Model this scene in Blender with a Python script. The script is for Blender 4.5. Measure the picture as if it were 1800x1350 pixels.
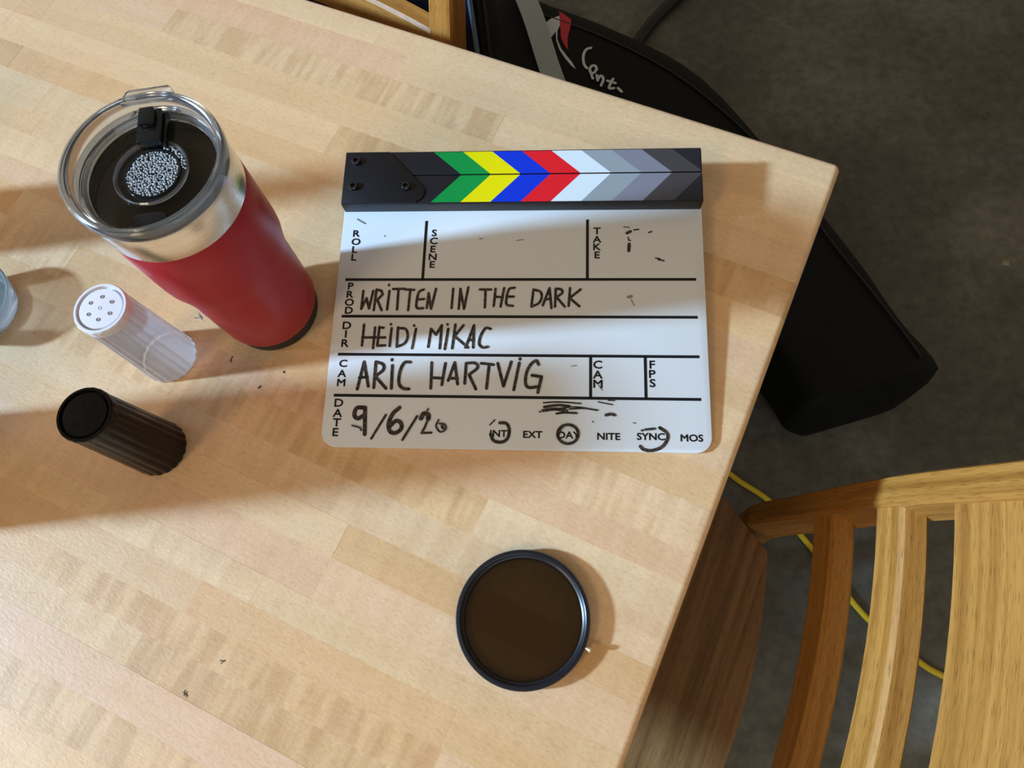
import bpy, bmesh, math, random
from mathutils import Vector, Matrix

random.seed(7)
R = math.radians
T = 0.75                      # height of the table top above the floor
scene = bpy.context.scene
for o in list(bpy.data.objects):
    bpy.data.objects.remove(o)
COL = scene.collection

# ------------------------------------------------------------------ camera
cam_d = bpy.data.cameras.new('camera')
cam_d.sensor_fit = 'HORIZONTAL'
cam_d.sensor_width = 36.0
cam_d.lens = 25.0
cam_d.clip_start = 0.01
cam = bpy.data.objects.new('camera', cam_d)
COL.objects.link(cam)
cam.matrix_world = Matrix(((0.99770, 0.02230, 0.06407, 0.0),
                           (0.0, 0.94445, -0.32867, 0.0),
                           (-0.06784, 0.32791, 0.94227, T + 0.5),
                           (0, 0, 0, 1)))
scene.camera = cam

# ------------------------------------------------------------------ world and light
world = bpy.data.worlds.new('world')
scene.world = world
world.use_nodes = True
wbg = world.node_tree.nodes['Background']
wbg.inputs[0].default_value = (1.0, 0.81, 0.57, 1)   # even glow of the room
wbg.inputs[1].default_value = 0.245

SUN_AZ, SUN_EL = R(5.0), R(25.5)
sun_d = bpy.data.lights.new('window_daylight', 'SUN')
sun_d.energy = 6.3
sun_d.angle = R(4.0)
sun_d.color = (0.44, 0.70, 1.0)
sun = bpy.data.objects.new('window_daylight', sun_d)
COL.objects.link(sun)
sun.location = (-5, 0, 4)
sun.rotation_euler = Vector((math.cos(SUN_EL) * math.cos(SUN_AZ), math.cos(SUN_EL) * math.sin(SUN_AZ),
                             -math.sin(SUN_EL))).to_track_quat('-Z', 'Y').to_euler()

def area(name, loc, target, size, energy, color):
    d = bpy.data.lights.new(name, 'AREA')
    d.shape = 'RECTANGLE'
    d.size, d.size_y = size
    d.energy = energy
    d.color = color
    o = bpy.data.objects.new(name, d)
    COL.objects.link(o)
    o.location = loc
    o.rotation_euler = (Vector(target) - Vector(loc)).to_track_quat('-Z', 'Y').to_euler()
    return o

# warm ceiling lamp of the room, behind the photographer's left shoulder
area('ceiling_lamp', (-1.5, -1.2, 2.55), (-0.1, 0.2, T), (0.6, 0.6), 15, (1.0, 0.74, 0.45))
# skylit window glow on the same side as the daylight
area('window_skylight', (-2.85, 0.2, 2.2), (0.0, 0.2, T), (1.8, 1.2), 17, (0.72, 0.87, 1.0))

# daylight from the windows behind the photographer
area('rear_window_skylight', (0.5, -2.1, 1.9), (0.0, 0.25, T), (2.2, 1.3), 9, (0.72, 0.87, 1.0))

vs = scene.view_settings
vs.view_transform = 'Standard'
vs.look = 'None'
vs.exposure = 0.0
vs.gamma = 1.0
vs.use_curve_mapping = False

# ------------------------------------------------------------------ helpers
def mesh_obj(name, verts, faces, mat=None, parent=None, smooth=False, uvs=None, loc=None, rot=None):
    me = bpy.data.meshes.new(name)
    me.from_pydata([tuple(v) for v in verts], [], [tuple(f) for f in faces])
    if uvs is not None:
        ul = me.uv_layers.new(name='UVMap')
        for poly in me.polygons:
            for li in poly.loop_indices:
                ul.data[li].uv = uvs[poly.index][li - poly.loop_start]
    if smooth:
        for p in me.polygons:
            p.use_smooth = True
    bm = bmesh.new(); bm.from_mesh(me)
    bmesh.ops.recalc_face_normals(bm, faces=bm.faces)
    bm.to_mesh(me); bm.free()
    if mat:
        me.materials.append(mat)
    o = bpy.data.objects.new(name, me)
    COL.objects.link(o)
    if parent:
        o.parent = parent
    if loc: o.location = loc
    if rot: o.rotation_euler = rot
    return o

def empty(name, loc=(0, 0, 0), rot=(0, 0, 0)):
    o = bpy.data.objects.new(name, None)
    o.empty_display_size = 0.05
    COL.objects.link(o)
    o.location = loc
    o.rotation_euler = rot
    return o

def tag(o, label, cat, group=None, kind=None):
    o['label'] = label
    if cat: o['category'] = cat
    if group: o['group'] = group
    if kind: o['kind'] = kind
    return o

def structure(o, label=None):
    o['kind'] = 'structure'
    if label: o['label'] = label
    return o

def autosmooth(o, deg=35):
    me = o.data
    for p in me.polygons: p.use_smooth = True
    bm = bmesh.new(); bm.from_mesh(me)
    for e in bm.edges:
        if len(e.link_faces) == 2 and e.calc_face_angle(0) > R(deg):
            e.smooth = False
    bm.to_mesh(me); bm.free()
    return o

def bevel(o, w, seg=2):
    bm = bmesh.new(); bm.from_mesh(o.data)
    bmesh.ops.bevel(bm, geom=[e for e in bm.edges if e.calc_face_angle(0) > R(25)], offset=w,
                    segments=seg, profile=0.5, affect='EDGES', clamp_overlap=True)
    bm.to_mesh(o.data); bm.free()
    return autosmooth(o, 40)

def box(name, x0, x1, y0, y1, z0, z1, mat, parent=None, bev=0.0):
    v = [(x0, y0, z0), (x1, y0, z0), (x1, y1, z0), (x0, y1, z0), (x0, y0, z1), (x1, y0, z1), (x1, y1, z1), (x0, y1, z1)]
    f = [(0, 3, 2, 1), (4, 5, 6, 7), (0, 1, 5, 4), (1, 2, 6, 5), (2, 3, 7, 6), (3, 0, 4, 7)]
    o = mesh_obj(name, v, f, mat, parent)
    if bev: bevel(o, bev)
    return o

def prism(name, pts, z0, z1, mat, parent=None, bev=0.0):
    n = len(pts)
    v = [(p[0], p[1], z0) for p in pts] + [(p[0], p[1], z1) for p in pts]
    f = [tuple(range(n - 1, -1, -1)), tuple(range(n, 2 * n))]
    f += [(i, (i + 1) % n, n + (i + 1) % n, n + i) for i in range(n)]
    o = mesh_obj(name, v, f, mat, parent)
    if bev: bevel(o, bev)
    return o

def loft(name, rings, mat, parent=None, deg=35, cap=True, closed_path=False, cap_end=True):
    """rings: list of equal-length closed rings of points; UV u runs along, v runs around (metres)"""
    n = len(rings[0]); v = []; f = []; uv = []
    us = [0.0]; 
    cen = [sum((Vector(p) for p in r), Vector()) / n for r in rings]
    for i in range(1, len(rings)): us.append(us[-1] + (cen[i] - cen[i - 1]).length)
    for r in rings: v += [tuple(p) for p in r]
    vs_ = [0.0]
    mid = rings[len(rings) // 2]
    for j in range(n): vs_.append(vs_[-1] + (Vector(mid[(j + 1) % n]) - Vector(mid[j])).length)
    m = len(rings)
    for i in range(m - (0 if closed_path else 1)):
        a = i * n; b = ((i + 1) % m) * n
        for j in range(n):
            k = (j + 1) % n
            f.append((a + j, a + k, b + k, b + j))
            u1 = us[i + 1] if i + 1 < m else us[i] + 0.01
            uv.append(((us[i], vs_[j]), (us[i], vs_[j + 1]), (u1, vs_[j + 1]), (u1, vs_[j])))
    if cap and not closed_path:
        f.append(tuple(range(n - 1, -1, -1))); uv.append([(0, vs_[j]) for j in range(n)])
        if cap_end:
            b = (m - 1) * n
            f.append(tuple(range(b, b + n))); uv.append([(us[-1], vs_[j]) for j in range(n)])
    me = bpy.data.meshes.new(name)
    me.from_pydata(v, [], f)
    ul = me.uv_layers.new(name='UVMap')
    for poly in me.polygons:
        for q, li in enumerate(poly.loop_indices):
            ul.data[li].uv = uv[poly.index][q]
    bm = bmesh.new(); bm.from_mesh(me)
    bmesh.ops.recalc_face_normals(bm, faces=bm.faces)
    bm.to_mesh(me); bm.free()
    me.materials.append(mat)
    o = bpy.data.objects.new(name, me); COL.objects.link(o)
    if parent: o.parent = parent
    return autosmooth(o, deg)

def catmull(pts, k=6, closed=False):
    P = [Vector(p) for p in pts]; out = []
    n = len(P); rng = n if closed else n - 1
    for i in range(rng):
        p0 = P[(i - 1) % n] if (closed or i > 0) else P[0] * 2 - P[1]
        p1 = P[i]; p2 = P[(i + 1) % n]
        p3 = P[(i + 2) % n] if (closed or i + 2 < n) else P[-1] * 2 - P[-2]
        for j in range(k):
            t = j / k
            out.append(0.5 * ((2 * p1) + (p2 - p0) * t + (2 * p0 - 5 * p1 + 4 * p2 - p3) * t * t + (3 * p1 - p0 - 3 * p2 + p3) * t ** 3))
    if not closed: out.append(P[-1])
    return out

def tube(name, pts, r, mat, parent=None, n=10, k=6, closed=False):
    C = catmull([Vector(p) for p in pts], k, closed) if k > 1 else [Vector(p) for p in pts]
    rings = []
    for i, p in enumerate(C):
        if closed: t = C[(i + 1) % len(C)] - C[i - 1]
        else: t = C[min(i + 1, len(C) - 1)] - C[max(i - 1, 0)]
        t.normalize()
        a = t.cross(Vector((0, 0, 1)))
        if a.length < 1e-3: a = t.cross(Vector((0, 1, 0)))
        a.normalize(); b = a.cross(t)
        rings.append([p + (a * math.cos(2 * math.pi * j / n) + b * math.sin(2 * math.pi * j / n)) * r for j in range(n)])
    return loft(name, rings, mat, parent, 60, True, closed)

def lathe(name, prof, mat, parent=None, n=64, rfun=None, deg=30, disc=False):
    rings = []
    for r, z in prof:
        rings.append([((rfun(r, z, 2 * math.pi * j / n) if rfun else r) * math.cos(2 * math.pi * j / n),
                       (rfun(r, z, 2 * math.pi * j / n) if rfun else r) * math.sin(2 * math.pi * j / n), z) for j in range(n)])
    closed = (prof[0] == prof[-1])
    if closed: rings = rings[:-1]
    return loft(name, rings, mat, parent, deg, True, closed, not disc)

def roundrect(x0, x1, y0, y1, r, n=8):
    pts = []
    for cx, cy, a0 in ((x1 - r, y1 - r, 0), (x0 + r, y1 - r, 90), (x0 + r, y0 + r, 180), (x1 - r, y0 + r, 270)):
        for i in range(n + 1):
            a = R(a0 + 90 * i / n)
            pts.append((cx + r * math.cos(a), cy + r * math.sin(a)))
    return pts

def ribbons(name, strokes, z, mat, parent=None, scale=0.001, dz=0.0000025):
    """flat pen strokes: list of (width, curved, points)"""
    v = []; f = []
    zc = [z]
    def poly(ps):
        b = len(v); zc[0] += dz
        v.extend([(p[0], p[1], zc[0]) for p in ps]); f.append(tuple(range(b, b + len(ps))))
    for w, curved, pts in strokes:
        P = [Vector((p[0] * scale, p[1] * scale, 0)) for p in pts]
        if curved and len(P) > 2: P = catmull(P, 6)
        w2 = w * scale * 0.5
        for i in range(len(P) - 1):
            d = P[i + 1] - P[i]
            if d.length < 1e-7: continue
            nn = Vector((-d.y, d.x, 0)).normalized() * w2
            poly([P[i] + nn, P[i] - nn, P[i + 1] - nn, P[i + 1] + nn])
        for p in P:
            poly([p + Vector((math.cos(2 * math.pi * j / 10), math.sin(2 * math.pi * j / 10), 0)) * w2 for j in range(10)])
    return mesh_obj(name, v, f, mat, parent)

_font_cache = {}
def glyphs(body, size, offset):
    key = (body, size, offset)
    if key in _font_cache: return _font_cache[key]
    cu = bpy.data.curves.new('glyph', 'FONT')
    cu.body = body; cu.size = size; cu.offset = offset
    cu.align_x = 'CENTER'; cu.resolution_u = 3
    o = bpy.data.objects.new('glyph', cu); COL.objects.link(o)
    dg = bpy.context.evaluated_depsgraph_get(); dg.update()
    me = o.evaluated_get(dg).to_mesh()
    vs_ = [v.co.copy() for v in me.vertices]
    fs = [tuple(p.vertices) for p in me.polygons]
    o.evaluated_get(dg).to_mesh_clear()
    bpy.data.objects.remove(o); bpy.data.curves.remove(cu)
    x0, x1 = min(v.x for v in vs_), max(v.x for v in vs_)
    y0, y1 = min(v.y for v in vs_), max(v.y for v in vs_)
    vs_ = [(v.x - (x0 + x1) / 2, v.y - (y0 + y1) / 2) for v in vs_]
    _font_cache[key] = (vs_, fs, x1 - x0, y1 - y0)
    return _font_cache[key]

def lettering(name, items, height, z, mat, parent, wide=1.0):
    """items: (text, x_mm, y_mm); all letters of one word in one mesh"""
    v = []; f = []
    k = 0
    for body, x, y in items:
        g, fs, w, hh = glyphs(body, 0.01, 0.0)
        s = height / glyphs('E', 0.01, 0.0)[3]
        for sx, sy in ((0, 0), (-1, 0), (1, 0), (0, -1), (0, 1), (-.7, -.7), (.7, .7), (-.7, .7), (.7, -.7)):     # a bold weight
            b = len(v); k += 1
            v += [(x * 0.001 + p[0] * s * wide + sx * 0.00022, y * 0.001 + p[1] * s + sy * 0.00022, z + k * 0.0000015) for p in g]
            f += [tuple(b + i for i in q) for q in fs]
    return mesh_obj(name, v, f, mat, parent)

# ------------------------------------------------------------------ materials
def mat(name, color=(0.5, 0.5, 0.5), rough=0.5, metal=0.0, spec=0.5, trans=0.0, ior=1.45, coat=0.0, sheen=0.0):
    m = bpy.data.materials.new(name); m.use_nodes = True
    b = m.node_tree.nodes['Principled BSDF']
    b.inputs['Base Color'].default_value = (*color, 1)
    b.inputs['Roughness'].default_value = rough
    b.inputs['Metallic'].default_value = metal
    b.inputs['Specular IOR Level'].default_value = spec
    b.inputs['Transmission Weight'].default_value = trans
    b.inputs['IOR'].default_value = ior
    b.inputs['Coat Weight'].default_value = coat
    b.inputs['Sheen Weight'].default_value = sheen
    return m

class NT:
    def __init__(s, m):
        s.t = m.node_tree; s.n = s.t.nodes; s.l = s.t.links
        s.b = s.n.get('Principled BSDF')
    def new(s, typ, **kw):
        x = s.n.new(typ)
        for k, v in kw.items():
            if hasattr(x, k): setattr(x, k, v)
            else: x.inputs[k.replace('_', ' ')].default_value = v
        return x
    def link(s, a, b): s.l.new(a, b)
    def ramp(s, fac, stops):
        r = s.n.new('ShaderNodeValToRGB')
        el = r.color_ramp.elements
        while len(el) < len(stops): el.new(0.5)
        for e, (p, c_) in zip(el, stops):
            e.position = p; e.color = (*c_, 1) if len(c_) == 3 else c_
        s.link(fac, r.inputs[0]); return r
    def mix(s, blend, fac, a, b):
        x = s.n.new('ShaderNodeMix'); x.data_type = 'RGBA'; x.blend_type = blend
        for sock, val in ((x.inputs[0], fac), (x.inputs[6], a), (x.inputs[7], b)):
            if hasattr(val, 'is_linked'): s.link(val, sock)
            else: sock.default_value = val if not isinstance(val, tuple) or len(val) == 4 else (*val, 1)
        return x.outputs[2]
    def math(s, op, a, b=0.0, clamp=False):
        x = s.n.new('ShaderNodeMath'); x.operation = op; x.use_clamp = clamp
        for sock, val in ((x.inputs[0], a), (x.inputs[1], b)):
            if hasattr(val, 'is_linked'): s.link(val, sock)
            else: sock.default_value = val
        return x.outputs[0]
    def noise(s, vec, scale, detail=3.0, rough=0.55, dist=0.0):
        x = s.n.new('ShaderNodeTexNoise')
        x.inputs['Scale'].default_value = scale; x.inputs['Detail'].default_value = detail
        x.inputs['Roughness'].default_value = rough; x.inputs['Distortion'].default_value = dist
        if vec is not None: s.link(vec, x.inputs['Vector'])
        return x.outputs['Fac']
    def mapping(s, vec, scale=(1, 1, 1), rot=(0, 0, 0), loc=(0, 0, 0)):
        x = s.n.new('ShaderNodeMapping')
        x.inputs['Scale'].default_value = scale; x.inputs['Rotation'].default_value = rot; x.inputs['Location'].default_value = loc
        s.link(vec, x.inputs['Vector']); return x.outputs[0]
    def bump(s, h, strength=0.2, dist=0.001):
        x = s.n.new('ShaderNodeBump'); x.inputs['Strength'].default_value = strength; x.inputs['Distance'].default_value = dist
        s.link(h, x.inputs['Height']); s.link(x.outputs[0], s.b.inputs['Normal']); return x

def maple_material():
    m = mat('maple', rough=0.38, spec=1.0, sheen=0.2)
    t = NT(m)
    tc = t.new('ShaderNodeTexCoord'); oi = t.new('ShaderNodeObjectInfo')
    off = t.new('ShaderNodeCombineXYZ')
    t.link(t.math('MULTIPLY', oi.outputs['Random'], 37.0), off.inputs[0])
    t.link(t.math('MULTIPLY', oi.outputs['Random'], 91.0), off.inputs[1])
    add = t.new('ShaderNodeVectorMath', operation='ADD')
    t.link(tc.outputs['Object'], add.inputs[0]); t.link(off.outputs[0], add.inputs[1])
    vec = add.outputs[0]
    base = oi.outputs['Color']
    # long soft growth bands along the stave
    g1 = t.noise(t.mapping(vec, (3, 55, 20)), 1.0, 4, 0.6, 0.6)
    c1 = t.mix('MULTIPLY', 0.55, base, t.ramp(g1, [(0.3, (0.90, 0.86, 0.80)), (0.62, (1.04, 1.03, 1.02))]).outputs[0])
    # broad blotches (pinkish heart stain)
    g2 = t.noise(t.mapping(vec, (5, 9, 9)), 1.0, 3)
    c2 = t.mix('MULTIPLY', 0.5, c1, t.ramp(g2, [(0.35, (1.0, 0.90, 0.84)), (0.6, (1, 1, 1))]).outputs[0])
    # curly figure across the stave, strength from the object's alpha
    w = t.new('ShaderNodeTexNoise'); w.inputs['Scale'].default_value = 1.0; w.inputs['Detail'].default_value = 2.0
    t.link(t.mapping(vec, (95, 14, 10), (0, 0, R(12))), w.inputs['Vector'])
    fig = t.ramp(w.outputs['Fac'], [(0.38, (0.80, 0.72, 0.62)), (0.60, (1.05, 1.05, 1.05))])
    c3 = t.mix('MULTIPLY', oi.outputs['Alpha'], c2, fig.outputs[0])
    rf = t.noise(t.mapping(vec, (210, 430, 200), (0, 0, R(25))), 1.0, 4, 0.65, 0.4)
    c3 = t.mix('MULTIPLY', 0.8, c3, t.ramp(rf, [(0.30, (0.86, 0.83, 0.79)), (0.50, (1.0, 1.0, 1.0)), (0.72, (1.05, 1.05, 1.05))]).outputs[0])
    # small dark flecks along the grain
    fl = t.noise(t.mapping(vec, (65, 900, 60)), 1.0, 2, 0.6)
    flm = t.ramp(fl, [(0.70, (0, 0, 0)), (0.78, (1, 1, 1))]).outputs[0]
    reg = t.ramp(t.noise(t.mapping(vec, (12, 30, 12)), 1.0, 2), [(0.5, (0, 0, 0)), (0.65, (1, 1, 1))]).outputs[0]
    fm = t.math('MULTIPLY', flm, reg)
    c4 = t.mix('MULTIPLY', t.math('MULTIPLY', fm, 0.7), c3, (0.45, 0.30, 0.20))
    t.link(c4, t.b.inputs['Base Color'])
    rr = t.noise(t.mapping(vec, (30, 80, 30)), 1.0, 3)
    t.link(t.ramp(rr, [(0.3, (0.38,) * 3), (0.7, (0.52,) * 3)]).outputs[0], t.b.inputs['Roughness'])
    fib = t.noise(t.mapping(vec, (260, 520, 260)), 1.0, 3, 0.6)
    t.bump(fib, 0.30, 0.0006)
    return m

def oak_material(name, c_dark, c_mid, c_light, rough=0.42):
    m = mat(name, rough=rough)
    t = NT(m)
    uv = t.new('ShaderNodeUVMap'); oi = t.new('ShaderNodeObjectInfo')
    off = t.new('ShaderNodeCombineXYZ')
    t.link(t.math('MULTIPLY', oi.outputs['Random'], 11.0), off.inputs[0])
    t.link(t.math('MULTIPLY', oi.outputs['Random'], 23.0), off.inputs[1])
    add = t.new('ShaderNodeVectorMath', operation='ADD')
    t.link(uv.outputs[0], add.inputs[0]); t.link(off.outputs[0], add.inputs[1])
    vec = add.outputs[0]
    g1 = t.noise(t.mapping(vec, (4, 130, 1)), 1.0, 4, 0.6, 0.5)
    col = t.ramp(g1, [(0.25, c_dark), (0.5, c_mid), (0.75, c_light)]).outputs[0]
    g2 = t.noise(t.mapping(vec, (2.2, 28, 1)), 1.0, 3, 0.5, 0.8)
    col = t.mix('MULTIPLY', 0.6, col, t.ramp(g2, [(0.3, (0.62, 0.52, 0.42)), (0.6, (1.05, 1.05, 1.05))]).outputs[0])
    pores = t.noise(t.mapping(vec, (75, 1500, 1)), 1.0, 2, 0.5)
    pm = t.ramp(pores, [(0.56, (0, 0, 0)), (0.68, (1, 1, 1))]).outputs[0]
    col = t.mix('MULTIPLY', t.math('MULTIPLY', pm, 0.75), col, (0.42, 0.30, 0.20))
    t.link(col, t.b.inputs['Base Color'])
    t.bump(pores, 0.25, 0.0006)
    return m

def floor_material():
    m = mat('stained_concrete', rough=0.55)
    t = NT(m); tc = t.new('ShaderNodeTexCoord'); v = tc.outputs['Object']
    a = t.noise(v, 2.2, 5, 0.6)
    col = t.ramp(a, [(0.3, (0.058, 0.056, 0.047)), (0.5, (0.108, 0.105, 0.090)), (0.72, (0.21, 0.205, 0.175))]).outputs[0]
    b = t.noise(v, 45, 4, 0.65)
    col = t.mix('MULTIPLY', 0.6, col, t.ramp(b, [(0.3, (0.5, 0.48, 0.45)), (0.65, (1.25, 1.25, 1.2))]).outputs[0])
    sp = t.noise(v, 160, 2, 0.5)
    col = t.mix('MIX', t.math('MULTIPLY', t.ramp(sp, [(0.71, (0, 0, 0)), (0.78, (1, 1, 1))]).outputs[0], 0.5), col, (0.22, 0.20, 0.15))
    t.link(col, t.b.inputs['Base Color'])
    t.link(t.ramp(a, [(0.3, (0.42,) * 3), (0.7, (0.62,) * 3)]).outputs[0], t.b.inputs['Roughness'])
    t.bump(b, 0.15, 0.003)
    return m

def ink_material(name, dark, light, thr=(0.42, 0.62)):
    m = mat(name, rough=0.5)
    t = NT(m); tc = t.new('ShaderNodeTexCoord')
    a = t.noise(tc.outputs['Object'], 420, 3, 0.6)
    col = t.ramp(a, [(thr[0], dark), (thr[1], light)]).outputs[0]
    t.link(col, t.b.inputs['Base Color'])
    return m

def fabric_material(name, color, rough=0.7, scale=900):
    m = mat(name, color, rough, spec=0.3)
    t = NT(m); tc = t.new('ShaderNodeTexCoord')
    a = t.noise(tc.outputs['Object'], 9, 4)
    t.link(t.mix('MULTIPLY', 0.6, color, t.ramp(a, [(0.3, (0.55, 0.6, 0.65)), (0.7, (1.3, 1.25, 1.3))]).outputs[0]), t.b.inputs['Base Color'])
    f = t.noise(tc.outputs['Object'], scale, 2)
    h = t.math('ADD', t.math('MULTIPLY', f, 0.15), t.noise(tc.outputs['Object'], 22, 3))
    t.bump(h, 0.25, 0.006)
    return m

def clear_sheet(name, tint, gloss_rough=0.05, veil=0.0, veil_col=(0.8, 0.8, 0.8), transl=0.0):
    """thin see-through sheet: tinted transparency, surface reflection and an optional milky veil"""
    m = bpy.data.materials.new(name); m.use_nodes = True
    nt = m.node_tree; nt.nodes.clear(); n = nt.nodes; l = nt.links
    out = n.new('ShaderNodeOutputMaterial'); tr = n.new('ShaderNodeBsdfTransparent'); gl = n.new('ShaderNodeBsdfGlossy')
    tr.inputs[0].default_value = (*tint, 1); gl.inputs['Roughness'].default_value = gloss_rough
    fr = n.new('ShaderNodeFresnel'); fr.inputs[0].default_value = 1.45
    cur = tr.outputs[0]
    if veil > 0:
        df = n.new('ShaderNodeBsdfDiffuse'); df.inputs[0].default_value = (*veil_col, 1)
        tl = n.new('ShaderNodeBsdfTranslucent'); tl.inputs[0].default_value = (*veil_col, 1)
        mx0 = n.new('ShaderNodeMixShader'); mx0.inputs[0].default_value = transl
        l.new(df.outputs[0], mx0.inputs[1]); l.new(tl.outputs[0], mx0.inputs[2])
        mx1 = n.new('ShaderNodeMixShader'); mx1.inputs[0].default_value = veil
        l.new(cur, mx1.inputs[1]); l.new(mx0.outputs[0], mx1.inputs[2]); cur = mx1.outputs[0]
    mx = n.new('ShaderNodeMixShader')
    l.new(fr.outputs[0], mx.inputs[0]); l.new(cur, mx.inputs[1]); l.new(gl.outputs[0], mx.inputs[2])
    l.new(mx.outputs[0], out.inputs[0])
    return m

def steel_material():
    m = mat('brushed_steel', (0.84, 0.80, 0.74), 0.28, metal=1.0)
    t = NT(m); tc = t.new('ShaderNodeTexCoord')
    a = t.noise(t.mapping(tc.outputs['Object'], (40, 40, 1500)), 1.0, 3)
    t.link(t.ramp(a, [(0.3, (0.20,) * 3), (0.7, (0.36,) * 3)]).outputs[0], t.b.inputs['Roughness'])
    return m

M = dict(
    maple=maple_material(),
    oak=oak_material('honey_oak', (0.30, 0.12, 0.020), (0.44, 0.20, 0.040), (0.56, 0.28, 0.070)),
    floor=floor_material(),
    wall=mat('painted_wall', (0.62, 0.58, 0.5), 0.8),
    trim=mat('window_frame_paint', (0.5, 0.45, 0.38), 0.6),
    iron=mat('black_iron', (0.02, 0.02, 0.02), 0.45, metal=0.6),
    acrylic=mat('white_acrylic', (0.77, 0.79, 0.81), 0.16, spec=0.5, coat=0.3),
    stick_black=mat('stick_black', (0.010, 0.010, 0.014), 0.32, spec=0.55),
    plate_black=mat('plate_black', (0.008, 0.008, 0.010), 0.38),
    bolt=mat('bolt_steel', (0.09, 0.09, 0.10), 0.25, metal=0.9),
    socket=mat('bolt_socket', (0.004, 0.004, 0.004), 0.6),
    print_black=mat('printed_black', (0.006, 0.006, 0.008), 0.45),
    ink=ink_material('marker_ink', (0.012, 0.010, 0.009), (0.085, 0.062, 0.048)),
    ink_dry=ink_material('marker_smudge', (0.02, 0.018, 0.016), (0.42, 0.40, 0.38), (0.36, 0.62)),
    red=mat('red_powder_coat', (0.38, 0.011, 0.026), 0.36, spec=0.5),
    rubber=mat('black_rubber', (0.010, 0.010, 0.012), 0.55),
    steel=steel_material(),
    clear=mat('clear_plastic', (0.92, 0.96, 1.0), 0.03, trans=0.95, ior=1.49),
    lid_sheet=clear_sheet('lid_sheet', (0.80, 0.79, 0.76), 0.08),
    drink=mat('dark_drink', (0.075, 0.062, 0.036), 0.25),
    gloss_black=mat('glossy_black_plastic', (0.007, 0.008, 0.010), 0.16, spec=0.6),
    drop=mat('glint_drop', (0.50, 0.56, 0.62), 0.06, spec=1.0),  # opaque pale base paints in the bright reflections of clear beads
    white_plastic=mat('white_plastic', (0.82, 0.82, 0.86), 0.38),
    frosted=clear_sheet('frosted_plastic', (1.0, 0.99, 0.99), 0.22, 0.66, (0.95, 0.93, 0.94), 0.5),
    hole=mat('hole_shadow', (0.34, 0.34, 0.38), 0.7),
    hole_shadow_black=mat('hole_shadow_black', (0.002, 0.002, 0.002), 0.8),
    black_plastic=mat('black_plastic', (0.006, 0.005, 0.005), 0.30, spec=0.25),
    anodised=mat('anodised_black', (0.010, 0.011, 0.016), 0.30, spec=0.6),
    nd=clear_sheet('dark_filter_glass', (0.45, 0.435, 0.36), 0.04),
    brass=mat('brass_pin', (0.75, 0.62, 0.38), 0.35, metal=0.7),
    glass=clear_sheet('gleam_glass', (1.0, 1.0, 1.0), 0.04, 0.34, (0.85, 0.96, 1.0), 0.5),  # milky veil paints in the sunlit gleam on clear glass
    bag=fabric_material('black_nylon', (0.0032, 0.0044, 0.0048), 0.7),
    piping=mat('bag_piping', (0.012, 0.011, 0.014), 0.5),
    strap=mat('grey_webbing', (0.36, 0.43, 0.46), 0.33, metal=0.3),
    logo_white=mat('logo_white', (0.62, 0.68, 0.76), 0.5),
    logo_red=mat('logo_red', (0.55, 0.03, 0.04), 0.5),
    navy=fabric_material('navy_nylon', (0.008, 0.012, 0.032), 0.55),
    piping_blue=mat('pale_blue_piping', (0.22, 0.30, 0.42), 0.35),
    stand=mat('stand_black', (0.008, 0.009, 0.009), 0.4),
    collar=mat('stand_collar', (0.035, 0.036, 0.030), 0.4),
    yellow=mat('yellow_cable', (0.72, 0.52, 0.02), 0.45),
    bottle=mat('dark_bottle', (0.05, 0.012, 0.008), 0.2),
    dispenser=mat('dispenser_black', (0.02, 0.018, 0.016), 0.35),
    paper=mat('napkin_paper', (0.75, 0.72, 0.68), 0.9),
)
STRIPES = [('green', (0.0, 0.30, 0.055)), ('yellow', (0.88, 0.77, 0.0)), ('blue', (0.0, 0.035, 0.62)),
           ('red', (0.80, 0.012, 0.022)), ('white', (0.72, 0.80, 0.86)), ('pale_grey', (0.30, 0.34, 0.37)),
           ('mid_grey', (0.22, 0.22, 0.27)), ('dark_grey', (0.060, 0.052, 0.056)), ('charcoal', (0.016, 0.017, 0.022))]
for k, col in STRIPES:
    M['stripe_' + k] = mat('stripe_' + k, col, 0.34)

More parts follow.
